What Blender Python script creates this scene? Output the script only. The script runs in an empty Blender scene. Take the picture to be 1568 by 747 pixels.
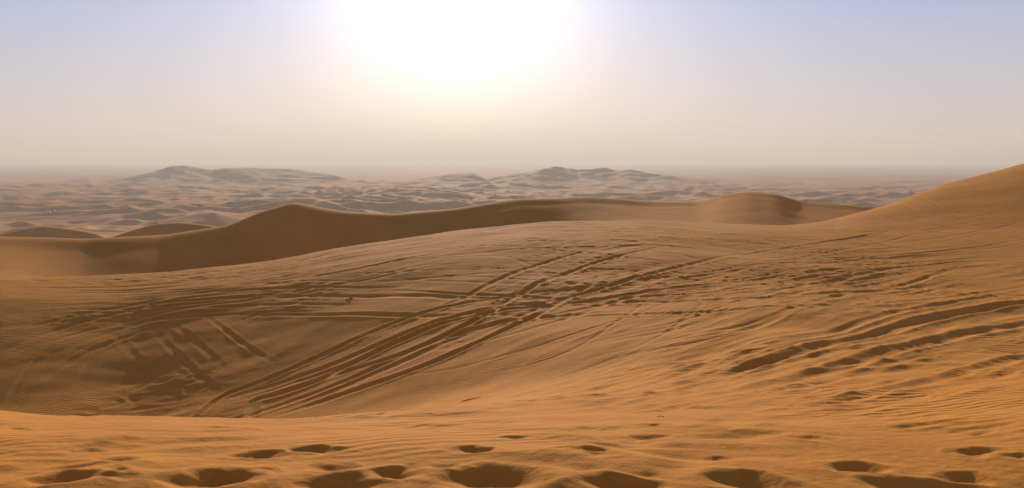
import bpy, math, numpy as np
from mathutils import Vector
rng = np.random.RandomState(7)
F = 1568*28/36.0      # focal length in survey units
HOR = 247.0
SUN_EL, SUN_AZ = 13.0, -4.0   # degrees; az measured from +Y toward +X

# ------------------------------------------------------------ noise
def hash2(ix, iy, seed):
    h = (ix.astype(np.int64)*374761393 + iy.astype(np.int64)*668265263 + seed*974634777) & 0xffffffff
    h = ((h ^ (h >> 13))*1274126177) & 0xffffffff
    h = h ^ (h >> 16)
    return (h & 0xffff).astype(np.float32)*(2*math.pi/65536.0)
def perlin(x, y, seed=0):
    x = np.asarray(x, np.float64); y = np.asarray(y, np.float64)
    ix = np.floor(x); iy = np.floor(y)
    fx = (x-ix).astype(np.float32); fy = (y-iy).astype(np.float32)
    u = fx*fx*fx*(fx*(fx*6-15)+10); v = fy*fy*fy*(fy*(fy*6-15)+10)
    def g(dx, dy):
        a = hash2(ix+dx, iy+dy, seed)
        return np.cos(a)*(fx-dx)+np.sin(a)*(fy-dy)
    n0 = g(0,0)*(1-u)+g(1,0)*u
    n1 = g(0,1)*(1-u)+g(1,1)*u
    return (n0*(1-v)+n1*v)*1.4
def fbm(x, y, o=3, seed=0):
    s = 0; a = 1; f = 1
    for i in range(o):
        s = s + a*perlin(x*f+17.3*i, y*f-9.1*i, seed+i); a *= .5; f *= 2.03
    return s
def sstep(a, b, x):
    t = np.clip((x-a)/(b-a), 0, 1); return t*t*(3-2*t)

# ------------------------------------------------------------ dune section lines
GX = np.arange(-600, 2201, 2.0)
def curve(P, V, sig=30):
    v = np.interp(GX, P, V)
    n = int(sig*3/2); k = np.exp(-.5*(np.arange(-n, n+1)*2/sig)**2); k /= k.sum()
    return np.convolve(np.pad(v, n, mode='edge'), k, mode='valid')
P = [-500,0,200,400,600,784,1000,1200,1350,1450,1568,2000]
def zpy(Y, py): return -(py-HOR)/F*Y
K = []
K.append((curve([0],[0.2]), curve([0],[-1.66])))
K.append((curve([0],[4.2]), curve([0],[-1.74])))
Y = curve(P,[8,8,8.4,8,8,8,8,8,8,8,8,8]); K.append((Y, zpy(Y, curve([-500,-100,0,90,200,300,400,600,784,1000,1200,1350,1450,1568,2000],[630,632,634,641,637,644,646,637,627,620,615,610,606,600,590],20))))
Y = curve(P,[19,19,19,18,17,16,15,14,14,14,14,14]); K.append((Y, zpy(Y, curve(P,[656,654,655,640,608,576,547,533,530,535,540,550]))))
Y = curve(P,[25,25,25,25,25,25,25,26,27,27,27,27]); K.append((Y, zpy(Y, curve(P,[507,505,516,490,454,427,410,410,412,413,415,420]))))
Y = curve(P,[28,28,29,29.5,30.5,31.5,33,36,38,38,38,38]); K.append((Y, zpy(Y, curve(P,[455,455,452,430,394,367,359,362,360,356,350,330]))))
Y5 = curve(P,[31,31,33,34,36,38,41,46,50,58,62,66])
py5 = curve([-500,0,100,250,400,550,700,850,1000,1100,1200,1260,1350,1440,1568,1800,2000],
            [430,428,425,418,402,375,353,339,337,342,345,340,316,284,250,205,190], 14)
z5 = zpy(Y5, py5); K.append((Y5, z5))
K.append((Y5+2.5, z5-0.9))
Y6 = curve(P,[44,44,49,55,60,64,62,62,64,75,80,85])
K.append((Y6, curve([-500,0,200,400,600,784,850,910,1000,1200,1350,1450,1568,2000],[-7.2,-7.8,-10.4,-11.8,-11.4,-10,-9.2,-7.0,-6.5,-6.6,-7.2,-8,-8,-8],12)))
Y7 = curve(P,[66,66,66,74,81,88,94,94,97,100,104,110])
py7 = curve([-500,0,130,250,350,400,450,520,600,700,780,900,990,1070,1110,1145,1190,1225,1330,1500,2000],
            [365,362,366,360,345,324,309,323,328,319,305,301,308,309,298,293,297,309,316,335,340], 8)
z7 = zpy(Y7, py7); K.append((Y7-4, z7-curve(P,[.3,.4,.9,1.1,.98,.75,.4,.35,.4,.5,.6,.6]))); K.append((Y7, z7))
K.append((Y7+6, z7-1.7))
K.append((Y7+45, curve([0],[-15.0])))
K.append((curve([0],[240.]), curve([0],[-31.0])))
K.append((curve([0],[430.]), curve([0],[-45.0])))
K.append((curve([0],[60000.]), curve([0],[-45.0])))
KY = np.array([k[0] for k in K]); KZ = np.array([k[1] for k in K])

def base(theta, R):
    """theta (ncol,), R (nrow,ncol) -> height"""
    tc = np.clip(theta, -math.radians(46), math.radians(46))
    px = 784+F*np.tan(tc); c = np.cos(tc)
    X = np.array([np.interp(px, GX, k) for k in KY])/c
    Z = np.array([np.interp(px, GX, k) for k in KZ])
    h = np.diff(X, axis=0); d = np.diff(Z, axis=0)/h
    m = np.zeros_like(X)
    w1 = 2*h[1:]+h[:-1]; w2 = h[1:]+2*h[:-1]
    same = (d[:-1]*d[1:]) > 0
    with np.errstate(all='ignore'):
        mm = (w1+w2)/(w1/d[:-1]+w2/d[1:])
    m[1:-1] = np.where(same, mm, 0)
    out = np.full(R.shape, -45.0)
    for k in range(len(h)):
        hh = h[k][None]; t = (R-X[k][None])/hh
        M = (t >= 0) & (t < 1) if k > 0 else (t < 1)
        t = np.clip(t, 0, 1)
        t2 = t*t; t3 = t2*t
        v = (2*t3-3*t2+1)*Z[k]+(t3-2*t2+t)*hh*m[k]+(-2*t3+3*t2)*Z[k+1]+(t3-t2)*hh*m[k+1]
        out = np.where(M, v, out)
    w = sstep(math.radians(55), math.radians(110), np.abs(theta))[None]
    gen = -1.7-20*(1-np.exp(-((R/90)**2)))-23.3*(1-np.exp(-((R/400)**2)))
    return out*(1-w)+gen*w

# ------------------------------------------------------------ locate points on the ground
_R = np.exp(np.linspace(math.log(2.5), math.log(9000), 5000))
def locate(px, py):
    th = math.atan((px-784)/F)
    z = base(np.array([th]), _R[:, None])[:, 0]
    ray = -(py-HOR)/F*_R*math.cos(th)
    i = np.argmax(z > ray)
    if not (z > ray).any(): i = len(_R)-1
    return _R[i]*math.sin(th), _R[i]*math.cos(th), z[i]

# ------------------------------------------------------------ ruts and prints relief map
CELL = 0.045; X0, X1, Y0, Y1 = -42., 56., 1.0, 62.0
NX = int((X1-X0)/CELL); NY = int((Y1-Y0)/CELL)
RUT = np.zeros((NY, NX), np.float32)
def smooth_path(pts, step=0.12):
    p = np.array(pts, float)
    for _ in range(3):
        q = np.empty((2*len(p), 2)); q[0] = p[0]; q[-1] = p[-1]
        q[1:-1:2] = .75*p[:-1]+.25*p[1:]; q[2:-1:2] = .25*p[:-1]+.75*p[1:]
        p = q
    s = np.r_[0, np.cumsum(np.hypot(*np.diff(p, axis=0).T))]
    t = np.arange(0, s[-1], step)
    return np.c_[np.interp(t, s, p[:,0]), np.interp(t, s, p[:,1])]
def stamp(p, w, depth, seed, vary=1.0):
    L = w*3.2; n = int(L/CELL)+1
    gx = ((p[:,0]-X0)/CELL).astype(int); gy = ((p[:,1]-Y0)/CELL).astype(int)
    ok = (gx > n+1) & (gx < NX-n-2) & (gy > n+1) & (gy < NY-n-2)
    p = p[ok]; gx = gx[ok]; gy = gy[ok]
    if len(p) < 4: return
    bx0, bx1, by0, by1 = gx.min()-n, gx.max()+n+1, gy.min()-n, gy.max()+n+1
    D = np.full((by1-by0, bx1-bx0), 9., np.float32)
    A = np.zeros_like(D)
    s = np.arange(len(p))*0.12
    amp = np.clip(.75+vary*(.7*perlin(s*.13, s*0+seed*3.7, seed)+.2*perlin(s*.9, s*0+seed, seed+5)), .05, 1.4)
    amp *= np.clip(np.minimum(s, s[-1]-s)/4.0, 0, 1)
    o = np.arange(-n, n+1)
    OX, OY = np.meshgrid(o, o)
    for i in range(len(p)):
        cx = X0+(gx[i]+OX+.5)*CELL-p[i,0]; cy = Y0+(gy[i]+OY+.5)*CELL-p[i,1]
        d = np.sqrt(cx*cx+cy*cy)
        ys = slice(gy[i]-n-by0, gy[i]+n+1-by0); xs = slice(gx[i]-n-bx0, gx[i]+n+1-bx0)
        S = D[ys, xs]; m = d < S
        S[m] = d[m]; A[ys, xs][m] = amp[i]
    prof = -np.exp(-(D/w)**2.5)+.45*np.exp(-((D-1.65*w)/(.55*w))**2)
    erase = np.exp(-(D/(1.5*w))**4)*.9*np.clip(A, 0, 1)*min(1, depth/.05)
    V = RUT[by0:by1, bx0:bx1]
    V[:] = V*(1-erase)+depth*A*prof
def track(img, w=.15, depth=.07, pair=True, vary=1.0):
    pts = [locate(a, b)[:2] for a, b in img]
    p = smooth_path(pts)
    if len(p) < 10: return
    s = np.arange(len(p))*.12
    t = np.gradient(p, axis=0); t /= np.linalg.norm(t, axis=1)[:, None]+1e-9
    nrm = np.c_[-t[:,1], t[:,0]]
    k = np.ones(25)/25
    nrm = np.c_[np.convolve(np.pad(nrm[:,0],12,mode='edge'),k,'valid'), np.convolve(np.pad(nrm[:,1],12,mode='edge'),k,'valid')]
    wob = .15*perlin(s*.08, s*0+rng.rand()*99, 3)
    for sd in ((-.78, .78) if pair else (0,)):
        stamp(p+nrm*(sd+wob)[:, None], w*rng.uniform(.8,1.2), depth*rng.uniform(.7,1.2), rng.randint(1000), vary)

faint = [
 [(600,430),(800,440),(950,445),(1100,440),(1250,425),(1420,405),(1568,400)],
 [(560,400),(700,385),(850,375),(1000,370),(1150,385),(1300,410),(1568,455)],
 [(500,415),(650,405),(800,400),(1000,405),(1200,425),(1400,440),(1568,440)],
 [(1100,375),(1250,370),(1400,365),(1568,330)],
 [(1150,395),(1350,390),(1568,365)],
 [(1250,352),(1400,340),(1568,312)],
 [(1080,352),(1200,362),(1350,372),(1568,395)],
 [(1300,330),(1420,340),(1568,352)],
 [(850,345),(1000,350),(1150,365),(1330,395),(1568,425)],
 [(0,470),(150,462),(300,455),(450,440),(600,410),(760,380)],
 [(0,445),(200,440),(350,432),(500,405),(700,375),(850,360)],
 [(0,436),(180,434),(340,420),(500,392),(650,370),(800,352)],
 [(0,455),(120,452),(260,446),(420,428)],
 [(0,490),(130,478),(260,462),(430,452),(620,452)],
 [(200,490),(240,520),(280,560),(310,592)],
 [(270,490),(320,540),(385,588)],
 [(560,640),(720,625),(860,600),(990,566),(1100,545)],
 [(980,645),(1100,628),(1250,612),(1400,585),(1568,568)],
 [(1200,625),(1350,595),(1450,565),(1568,542)],
 [(900,480),(1050,452),(1180,430),(1300,415),(1450,400)],
 [(1050,400),(1180,440),(1300,480),(1420,500),(1568,520)],
 [(640,375),(760,372),(900,380),(1050,400),(1230,440)],
 [(700,360),(850,350),(1000,352),(1200,378),(1400,420),(1568,480)],
 [(1200,340),(1350,350),(1480,375),(1600,410)],
 [(500,640),(640,632),(800,622),(960,600),(1080,580)],
 [(620,560),(760,540),(880,500),(960,470),(1020,430)],
 [(700,600),(850,570),(950,530),(1010,480),(1050,440)],
 [(860,560),(1000,530),(1120,500),(1280,450),(1430,420)],
 [(760,640),(900,622),(1060,600),(1180,560),(1300,540),(1450,490)],
]
for f in faint: track(f, rng.uniform(.08,.11), rng.uniform(.018,.030))
for rep in range(3):
    for f in [faint[i] for i in (0,1,2,5,7,8,9,10,13,19,3,4,6,22,23,20,17,27,28,18)]:
        dy = rng.uniform(-18,18); tilt = rng.uniform(-18,18)
        track([(a, max(b+dy+tilt*i/len(f), 300)) for i,(a,b) in enumerate(f)], rng.uniform(.065,.10), rng.uniform(.009,.023))
mid = [
 [(0,560),(80,520),(160,495),(260,470),(400,455)],
 [(0,590),(60,555),(130,520),(220,492),(330,465)],
 [(0,530),(100,500),(220,472),(350,452),(470,440)],
 [(60,620),(75,580),(100,545),(130,515)],
 [(380,468),(520,467),(680,470),(860,471),(1000,469),(1140,465),(1300,462),(1450,440),(1568,430)],
 [(770,385),(830,395),(880,420),(900,445),(905,480)],
 [(860,385),(920,405),(965,440),(985,480)],
 [(1050,535),(1140,492),(1200,475),(1300,450),(1450,425)],
 [(1000,445),(1150,420),(1300,408),(1420,398),(1568,392)],
 [(1150,470),(1250,450),(1350,430),(1430,405)],
 [(860,590),(960,560),(1080,545),(1200,510),(1300,470)],
 [(560,545),(640,505),(720,468),(800,430),(900,395),(1020,370)],
 [(700,520),(800,480),(930,450),(1080,415),(1220,385),(1400,350)],
]
for f in mid: track(f, rng.uniform(.10,.13), rng.uniform(.024,.038))
deep = [
 [(230,642),(330,618),(430,590),(520,548),(600,510),(680,482),(780,463),(900,448),(1050,430),(1200,412),(1350,400)],
 [(300,640),(420,606),(520,570),(600,535),(680,503),(780,478),(900,468),(1000,460)],
 [(380,632),(520,590),(620,560),(700,525),(770,490),(810,465),(850,420)],
]
for f in deep: track(f, .12, rng.uniform(.042,.055), vary=.8)
track([(340,640),(460,602),(560,568),(640,530),(710,500),(780,480),(860,440),(900,410)], .11, .03)
for f in [
 [(1000,596),(1050,587),(1150,566),(1250,540),(1330,515),(1400,497),(1500,475),(1568,464),(1700,450)],
 [(1000,622),(1060,612),(1180,590),(1300,562),(1400,535),(1500,510),(1568,498),(1700,480)]]:
    track(f, .15, .095, pair=False, vary=.3)
for f in [
 [(1080,640),(1250,620),(1380,590),(1480,565),(1568,545),(1700,520)],
 [(1250,640),(1380,612),(1480,590),(1600,560)],
 [(1120,555),(1230,520),(1330,490),(1450,462),(1568,445)]]:
    track(f, .13, .05, pair=False, vary=.9)

def sample_rut(x, y):
    fx = (x-X0)/CELL-.5; fy = (y-Y0)/CELL-.5
    ok = (fx > 0) & (fx < NX-2) & (fy > 0) & (fy < NY-2)
    fx = np.where(ok, fx, 0); fy = np.where(ok, fy, 0)
    ix = fx.astype(int); iy = fy.astype(int); u = fx-ix; v = fy-iy
    r = (RUT[iy,ix]*(1-u)+RUT[iy,ix+1]*u)*(1-v)+(RUT[iy+1,ix]*(1-u)+RUT[iy+1,ix+1]*u)*v
    return np.where(ok, r, 0)

# ------------------------------------------------------------ ground grid
def geo(a, b, s): 
    n = int(round(math.log(b/a)/s)); return a*np.exp(np.arange(n)*math.log(b/a)/n)
rr = np.r_[geo(.3,3,.05), geo(3,62,.003), geo(62,3000,.006), geo(3000,30000,.012), 30000.]
fine = np.radians(np.linspace(-36.5, 36.5, 1200))
side = np.radians(np.linspace(36.5, 323.5, 180)[1:-1])
side = np.where(side > math.pi, side-2*math.pi, side)
th = np.r_[fine, side]
NR, NC = len(rr), len(th)
R = np.repeat(rr[:, None], NC, 1); T = np.repeat(th[None], NR, 0)
X = R*np.sin(T); Yy = R*np.cos(T)
Z = base(th, R)

# near relief
near = np.searchsorted(rr, 130)
x = X[:near]; y = Yy[:near]; r = R[:near]; z = Z[:near]
lf = 1-.6*sstep(0,-6,x)
z = z+sstep(8,18,r)*((.11-.07*sstep(25,38,r))*lf*fbm(x/7.0, y/5.0, 2, 11)+.026*(1-.7*sstep(25,40,r))*fbm(x/1.9, y/1.4, 2, 21))
patch = sstep(-.1,.5, fbm(x/6, y/5, 2, 31))
z = z+sstep(7,11,r)*(1-sstep(30,50,r))*patch*.035*(1-np.abs(fbm(x/.9+.4*perlin(x,y,5), y/.6, 2, 41)))
ca, sa = math.cos(math.radians(38)), math.sin(math.radians(38))
us = x*ca+y*sa; vs_ = -x*sa+y*ca; vs_ = vs_+.5*perlin(us/5, vs_/4, 61)
streak = 1-2*np.abs(perlin(us/4.5, vs_/.75, 62)); streak2 = perlin(us/2.2, vs_/.33, 63)
sm_ = sstep(-2,4,x)*sstep(7,11,r)*(1-sstep(24,40,r))*sstep(-.35,.35,perlin(x/5,y/5,64))
z = z+sm_*(.035*streak+.010*streak2)
z = z+sample_rut(x, y)
# wind-worked, trampled foreground
fg = (1-sstep(8.5,13,r))*sstep(1.5,3,r)
n1 = perlin(x/.62+.5*perlin(x/.9,y/.9,50), y/.36, 51)
n2 = perlin(x/.30, y/.16, 53)
pm = sstep(-.5,.4,perlin(x/1.9,y/1.3,58))
z = z+fg*(.055*n1*np.abs(n1)*pm+.008*n2*pm+.036*perlin(x/1.6,y/.9,57))
Z[:near] = z
def dent(cx, cy, a, b, ang, dep):
    m = (np.abs(X[:near]-cx) < 3*a) & (np.abs(Yy[:near]-cy) < 3*a)
    dx = X[:near][m]-cx; dy = Yy[:near][m]-cy
    wv_ = perlin(dx/.14+cx*9, dy/.14+cy*5, 91); wu_ = perlin(dx/.17+cx*3, dy/.17-cy*5, 92)
    dx = dx+.05*wu_; dy = dy+.035*wv_
    ca, sa = math.cos(ang), math.sin(ang)
    u = (dx*ca+dy*sa)/a; v = (-dx*sa+dy*ca)/b
    v = v+.35*(np.abs(u)-.5)
    q = np.sqrt(u*u+v*v)
    Z[:near][m] += dep*(-np.exp(-(q/.9)**1.8)+.18*np.exp(-((q-1.6)/.55)**2))
for (a, b, s) in [(95,738,.8),(325,733,1.1),(520,737,1.0),(752,731,1.15),(940,743,.85),(1145,739,1.0),(1370,738,.75),(1480,728,.65),
                  (400,693,.65),(480,687,.6),(600,722,.75),(725,692,.6),(905,692,.5),(1310,712,.75),(1500,690,.65),(720,612,.9),(1440,742,.8)]:
    X_, Y_, _ = locate(a, b)
    dent(X_, Y_, .19*s, .11*s, rng.uniform(-.25,.25), .064*s)
for i in range(36):
    a = rng.uniform(-30,1600); b = rng.uniform(640,745)
    X_, Y_, _ = locate(a, b); s = rng.uniform(.3,.6)
    dent(X_, Y_, .22*s, .11*s, rng.uniform(-.6,.6), .036*s)

# distant dune field
f0 = np.searchsorted(rr, 105)
x = X[f0:]; y = Yy[f0:]; r = R[f0:]
wx = x+30*perlin(x/170, y/170, 71); wy = y+30*perlin(x/150, y/150, 72)
a1 = 1-np.abs(perlin(wx/75, wy/52, 73))*2.2
a2 = 1-np.abs(perlin(wx/36+3, wy/28, 74))*2.2
a3 = perlin(x/260, y/220, 75)
a4 = 1-np.abs(perlin(wx/150, wy/110, 76))*2.0
dune = 5.2*a1*(.6+.6*a3)+2.2*a2*(1-.5*sstep(900,2000,r))+4.5*a3+4.3*a4
dune = dune-4.0
big = 6*perlin(x/1500,y/900,77)*sstep(3500,7000,r)
Z[f0:] += sstep(115,330,r)*dune*(1-.5*sstep(1100,2200,r)-.3*sstep(4000,9000,r))+big
# low hill chain on the horizon
D = 1700.0
hx = np.array([-200,60,100,135,160,185,205,235,262,283,300,325,345,370,400,440,480,520,550,590,630,660,700,725,745,765,800,830,860,885,905,925,945,965,990,1030,1080,1120,1200,1245,1275,1310,1360,1800])
hy = np.array([288,286,277,273,278,272,268,261,252,250,252,255,253,254,255,257,262,269,278,284,275,269,262,262,269,266,262,255,254,261,259,256,261,259,263,267,273,280,287,285,279,285,288,288])
pxx = 784+F*x/np.maximum(y, 1.0)
hgt = 41-(np.interp(pxx, hx, hy)-HOR)/F*D
Dl = D+120*perlin(pxx/160, pxx*0+.5, 82)
v = (y-Dl)/np.where(y < Dl, 130, 260)
rough = 1-.18*np.abs(perlin(x/80,y/70,81))-.05*np.abs(perlin(x/30,y/30,83))
Z[f0:] += np.where(y > 300, np.clip(hgt,0,60)*np.exp(-np.abs(v)**1.7)*(1+(rough-1)*sstep(0,.5,np.abs(v))), 0)
def bump(cx, cy, sx, sy, h, ang=0):
    ca, sa = math.cos(ang), math.sin(ang)
    dx = x-cx; dy = y-cy
    u = (dx*ca+dy*sa)/sx; v = (-dx*sa+dy*ca)/sy
    v = np.where(v > 0, v*1.9, v)
    Z[f0:] += h*np.exp(-u*u)*np.exp(-np.abs(v)**1.5)
for (px,py,D_,w,dp,h) in [(270,343,200,26,18,10),(180,352,170,22,12,7),(60,350,260,30,20,8),(350,334,300,36,20,8),(640,322,300,40,18,6)]:
    bump((px-784)/F*D_, D_, w, dp, h, rng.uniform(-.3,.3))

verts = np.empty((NR*NC+1, 3), np.float32)
verts[:-1,0] = X.ravel(); verts[:-1,1] = Yy.ravel(); verts[:-1,2] = Z.ravel()
verts[-1] = (0,0,Z[0].mean())
i = np.arange(NR-1)[:,None]; j = np.arange(NC)[None]; j2 = (j+1) % NC
quads = np.stack([i*NC+j, i*NC+j2+0*i, (i+1)*NC+j2, (i+1)*NC+j], -1).reshape(-1,4)[:, ::-1]
jj = np.arange(NC)
tris = np.stack([np.full(NC, NR*NC), (jj+1) % NC, jj], -1)
loops = np.r_[quads.ravel(), tris.ravel()].astype(np.int32)
nq, nt = len(quads), NC
starts = np.r_[np.arange(nq)*4, nq*4+np.arange(nt)*3].astype(np.int32)
me = bpy.data.meshes.new("desert_sand_dunes")
me.vertices.add(len(verts)); me.vertices.foreach_set("co", verts.ravel())
me.loops.add(len(loops)); me.loops.foreach_set("vertex_index", loops)
me.polygons.add(nq+nt); me.polygons.foreach_set("loop_start", starts)
me.polygons.foreach_set("use_smooth", np.ones(nq+nt, bool))
me.update(calc_edges=True)
ground = bpy.data.objects.new("desert_sand_dunes", me); bpy.context.collection.objects.link(ground)
def on_ground(px, py, rmin=3):
    c = int(np.argmin(np.abs(fine-math.atan((px-784)/F))))
    ray = -(py-HOR)/F*rr*math.cos(fine[c])
    k = np.argmax((Z[:,c] > ray) & (rr > rmin))
    return Vector((X[k,c], Yy[k,c], Z[k,c]))

# ------------------------------------------------------------ materials
def newmat(name, col=None, rough=.5):
    m = bpy.data.materials.new(name); m.use_nodes = True
    b = m.node_tree.nodes["Principled BSDF"]
    if col: b.inputs["Base Color"].default_value = (*col,1); b.inputs["Roughness"].default_value = rough
    return m, m.node_tree.nodes, m.node_tree.links, b
m, N, L, B = newmat("sand")
geoN = N.new("ShaderNodeNewGeometry")
def noise(scale, det, vec=None, dist=0):
    n = N.new("ShaderNodeTexNoise"); n.inputs["Scale"].default_value = scale; n.inputs["Detail"].default_value = det
    n.inputs["Distortion"].default_value = dist
    L.new(vec or geoN.outputs["Position"], n.inputs["Vector"]); return n
def ramp(src, stops):
    r = N.new("ShaderNodeValToRGB"); e = r.color_ramp.elements
    while len(e) < len(stops): e.new(.5)
    for k,(p,c) in enumerate(stops): e[k].position = p; e[k].color = (*c,1)
    L.new(src, r.inputs[0]); return r
n1 = noise(.15, 5); n2 = noise(3.0, 6); n3 = noise(160, 2)
c1 = ramp(n1.outputs["Fac"], [(.3,(.72,.272,.036)),(.7,(.80,.322,.050))])
c2 = ramp(n2.outputs["Fac"], [(.3,(.9,.88,.86)),(.7,(1.0,1.0,1.0))])
c3 = ramp(n3.outputs["Fac"], [(.3,(.88,.87,.86)),(.7,(1.0,1.0,1.0))])
def mul(a, b, f=1.0):
    x = N.new("ShaderNodeMix"); x.data_type='RGBA'; x.blend_type='MULTIPLY'; x.inputs[0].default_value=f
    L.new(a, x.inputs[6]); L.new(b, x.inputs[7]); return x.outputs[2]
L.new(mul(mul(c1.outputs[0], c2.outputs[0]), c3.outputs[0], .8), B.inputs["Base Color"])
B.inputs["Roughness"].default_value = .95; B.inputs["Specular IOR Level"].default_value = .05
mp = N.new("ShaderNodeMapping"); mp.inputs["Rotation"].default_value = (0,0,math.radians(72))
L.new(geoN.outputs["Position"], mp.inputs["Vector"])
wv = N.new("ShaderNodeTexWave"); wv.inputs["Scale"].default_value = 2.6; wv.inputs["Distortion"].default_value = 9
wv.inputs["Detail"].default_value = 3; wv.inputs["Detail Scale"].default_value = .5
L.new(mp.outputs[0], wv.inputs["Vector"])
rm = ramp(noise(.35, 2).outputs["Fac"], [(.48,(.05,.05,.05)),(.66,(1,1,1))])
ln = N.new("ShaderNodeVectorMath"); ln.operation='LENGTH'; L.new(geoN.outputs["Position"], ln.inputs[0])
mr = N.new("ShaderNodeMapRange"); mr.inputs[1].default_value=40; mr.inputs[2].default_value=90; mr.inputs[3].default_value=1; mr.inputs[4].default_value=0
L.new(ln.outputs["Value"], mr.inputs[0])
def math_(op, a, b):
    x = N.new("ShaderNodeMath"); x.operation = op
    for k, v in enumerate((a,b)):
        if isinstance(v,(int,float)): x.inputs[k].default_value = v
        else: L.new(v, x.inputs[k])
    return x.outputs[0]
rip = math_('MULTIPLY', wv.outputs["Fac"], rm.outputs[0])
hsum = math_('ADD', math_('MULTIPLY', rip, .009), math_('MULTIPLY', noise(14, 4).outputs["Fac"], .011))
hsum = math_('ADD', hsum, math_('MULTIPLY', n3.outputs["Fac"], .0015))
bp = N.new("ShaderNodeBump"); bp.inputs["Distance"].default_value = 1.0
L.new(mr.outputs[0], bp.inputs["Strength"]); L.new(hsum, bp.inputs["Height"]); L.new(bp.outputs[0], B.inputs["Normal"])
me.materials.append(m)

# ------------------------------------------------------------ small things
import bmesh
paint,*_ = newmat("white_paint",(.8,.8,.78),.35); glass,*_ = newmat("dark_glass",(.03,.035,.04),.1)
rubber,*_ = newmat("tyre_rubber",(.03,.03,.03),.8); rockm,*_ = newmat("brown_rock",(.16,.08,.035),.9); woodm,*_ = newmat("dry_wood",(.16,.10,.06),.9)
def obj(name, bm, mat, parent=None):
    d = bpy.data.meshes.new(name); bm.to_mesh(d); bm.free(); d.materials.append(mat)
    ob = bpy.data.objects.new(name, d); bpy.context.collection.objects.link(ob); ob.parent = parent; return ob
def prism(prof, w0, w1, zsplit):
    bm = bmesh.new(); n = len(prof)
    a = [bm.verts.new((px_, -(w1 if pz > zsplit else w0)/2, pz)) for px_,pz in prof]
    b = [bm.verts.new((px_, (w1 if pz > zsplit else w0)/2, pz)) for px_,pz in prof]
    bm.faces.new(a); bm.faces.new(b[::-1])
    for k in range(n): bm.faces.new((a[k], b[k], b[(k+1)%n], a[(k+1)%n]))
    bmesh.ops.recalc_face_normals(bm, faces=bm.faces)
    bmesh.ops.bevel(bm, geom=bm.edges[:], offset=.05, segments=2, affect='EDGES')
    return bm
def car(px, py, rot):
    e = bpy.data.objects.new("off_road_car", None); bpy.context.collection.objects.link(e)
    e.location = on_ground(px, py, 300); e.rotation_euler = (0,0,rot)
    obj("body", prism([(-2.35,.5),(-2.35,1.15),(-1.2,1.2),(2.2,1.2),(2.35,1.1),(2.35,.5)],1.9,1.85,1.0), paint, e)
    obj("cabin", prism([(-1.3,1.16),(-.75,1.85),(2.1,1.85),(2.25,1.16)],1.8,1.5,1.5), paint, e)
    obj("windows", prism([(-1.05,1.25),(-.7,1.72),(2.0,1.72),(2.1,1.25)],1.86,1.62,1.5), glass, e)
    for k,(wx_,wy_) in enumerate([(-1.5,-.85),(-1.5,.85),(1.45,-.85),(1.45,.85)]):
        bm = bmesh.new(); bmesh.ops.create_cone(bm, segments=24, radius1=.4, radius2=.4, depth=.28, cap_ends=True)
        bmesh.ops.rotate(bm, verts=bm.verts, matrix=__import__("mathutils").Matrix.Rotation(math.pi/2,3,'X'))
        bmesh.ops.translate(bm, verts=bm.verts, vec=(wx_,wy_,.4))
        obj(f"wheel_{k+1}", bm, rubber, e)
car(72,329,.2); car(84,326,2.4)
def rock(px, py, s):
    bm = bmesh.new(); bmesh.ops.create_icosphere(bm, subdivisions=3, radius=1)
    for v in bm.verts:
        k = 1+.35*float(perlin(np.array([v.co.x*1.3+px]), np.array([v.co.y*1.3+v.co.z]), 9)[0])
        v.co = Vector((v.co.x*1.3*s*k, v.co.y*s*k, v.co.z*.6*s*k))
    ob = obj("rock", bm, rockm); ob.location = on_ground(px, py)
rock(538,457,.05); rock(532,459,.03)
bm = bmesh.new()
pts = [(-.06,0,.0),(-.02,.01,.012),(.03,-.01,.014),(.07,.01,.004)]
for a_, b_ in list(zip(pts[:-1], pts[1:])):
    a_, b_ = Vector(a_)*.45, Vector(b_)*.45; d_ = b_-a_
    r0 = bmesh.ops.create_cone(bm, segments=8, radius1=.003, radius2=.0025, depth=d_.length, cap_ends=True)
    bmesh.ops.rotate(bm, verts=r0['verts'], matrix=d_.to_track_quat('Z','Y').to_matrix()); bmesh.ops.translate(bm, verts=r0['verts'], vec=(a_+b_)/2)
tw = obj("dry_twig", bm, woodm); tw.location = on_ground(1012,638)

# ------------------------------------------------------------ haze
bpy.ops.mesh.primitive_cube_add(size=1, location=(0,0,40))
hz = bpy.context.object; hz.name = "atmospheric_haze"; hz.scale = (70000,70000,260)
hm = bpy.data.materials.new("dust_haze"); hm.use_nodes = True; hn = hm.node_tree.nodes; hn.clear()
o = hn.new("ShaderNodeOutputMaterial"); vs = hn.new("ShaderNodeVolumeScatter")
vs.inputs["Color"].default_value = (1,1,1,1); vs.inputs["Density"].default_value = .00026; vs.inputs["Anisotropy"].default_value = .2
va = hn.new("ShaderNodeVolumeAbsorption"); va.inputs["Color"].default_value = (1,.91,.74,1); va.inputs["Density"].default_value = .00026
ad = hn.new("ShaderNodeAddShader"); hl = hm.node_tree.links
hl.new(vs.outputs[0], ad.inputs[0]); hl.new(va.outputs[0], ad.inputs[1])
hl.new(ad.outputs[0], o.inputs["Volume"]); hz.data.materials.append(hm)

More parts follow.
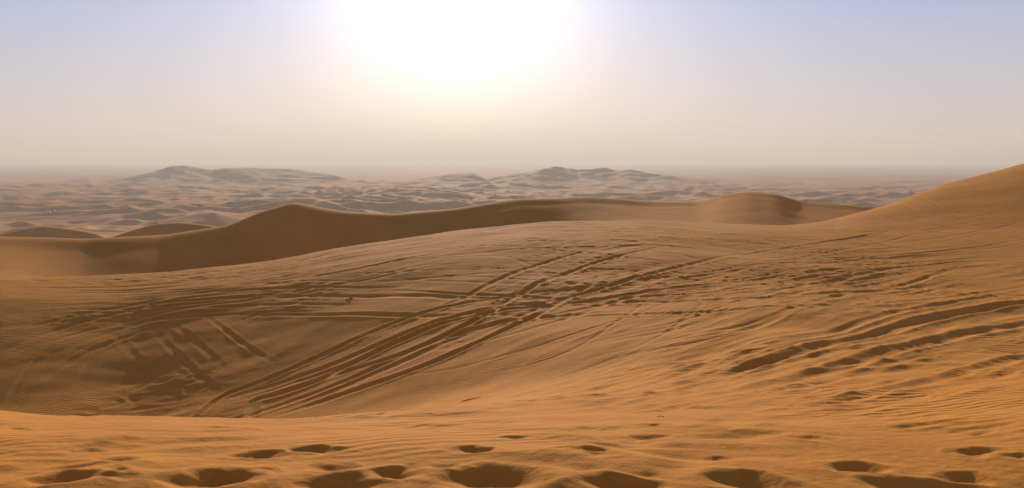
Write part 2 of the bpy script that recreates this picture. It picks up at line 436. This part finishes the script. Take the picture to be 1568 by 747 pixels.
# ------------------------------------------------------------ world
w = bpy.data.worlds.new("World"); bpy.context.scene.world = w; w.use_nodes = True
N = w.node_tree.nodes; L = w.node_tree.links; bg = N["Background"]
sky = N.new("ShaderNodeTexSky"); sky.sky_type='NISHITA'; sky.sun_disc=False
sky.sun_elevation = math.radians(SUN_EL); sky.sun_rotation = math.radians(SUN_AZ)
sky.dust_density = 4; sky.air_density = 1; sky.ozone_density = 2
el, az = math.radians(SUN_EL), math.radians(SUN_AZ)
sd = Vector((math.sin(az)*math.cos(el), math.cos(az)*math.cos(el), math.sin(el)))
tc = N.new("ShaderNodeTexCoord"); nz = N.new("ShaderNodeVectorMath"); nz.operation='NORMALIZE'; L.new(tc.outputs["Generated"], nz.inputs[0])
sp = N.new("ShaderNodeSeparateXYZ"); L.new(nz.outputs[0], sp.inputs[0])
cr = ramp(sp.outputs["Z"], [(0,(.74,.67,.64)),(.06,(.61,.59,.67)),(.2,(.34,.44,.80)),(.45,(.08,.12,.28))])
dt = N.new("ShaderNodeVectorMath"); dt.operation='DOT_PRODUCT'; L.new(nz.outputs[0], dt.inputs[0]); dt.inputs[1].default_value = sd
d0 = math_('MAXIMUM', dt.outputs["Value"], 0.0)
gl = math_('ADD', math_('MULTIPLY', math_('POWER', d0, 110.), .55), math_('MULTIPLY', math_('POWER', d0, 18.), .15))
gl = math_('ADD', gl, math_('MULTIPLY', math_('POWER', d0, 450.), 1.5))
gc = N.new("ShaderNodeVectorMath"); gc.operation='SCALE'; gc.inputs[0].default_value=(1,.99,.98); L.new(gl, gc.inputs["Scale"])
sm = N.new("ShaderNodeVectorMath"); sm.operation='ADD'; L.new(cr.outputs[0], sm.inputs[0]); L.new(gc.outputs[0], sm.inputs[1])
s10 = N.new("ShaderNodeVectorMath"); s10.operation='SCALE'; s10.inputs["Scale"].default_value=10; L.new(sm.outputs[0], s10.inputs[0])
mx = N.new("ShaderNodeMix"); mx.data_type='RGBA'; mx.inputs[0].default_value=.92
L.new(sky.outputs[0], mx.inputs[6]); L.new(s10.outputs[0], mx.inputs[7])
L.new(mx.outputs[2], bg.inputs["Color"]); bg.inputs["Strength"].default_value=.1

sun = bpy.data.lights.new("sun","SUN"); sun.energy=5; sun.angle=math.radians(.5); sun.color=(1,.90,.75)
so = bpy.data.objects.new("sun", sun); bpy.context.collection.objects.link(so)
so.rotation_euler = sd.to_track_quat('Z','Y').to_euler()

cam = bpy.data.cameras.new("camera"); co = bpy.data.objects.new("camera", cam); bpy.context.collection.objects.link(co)
cam.lens=28; cam.sensor_width=36; cam.shift_y=-(373.5-HOR)/1568; cam.clip_end=200000; cam.clip_start=.05
co.rotation_euler=(math.radians(90),0,0)
bpy.context.scene.camera=co
bpy.context.scene.view_settings.view_transform='Standard'; bpy.context.scene.view_settings.look='None'
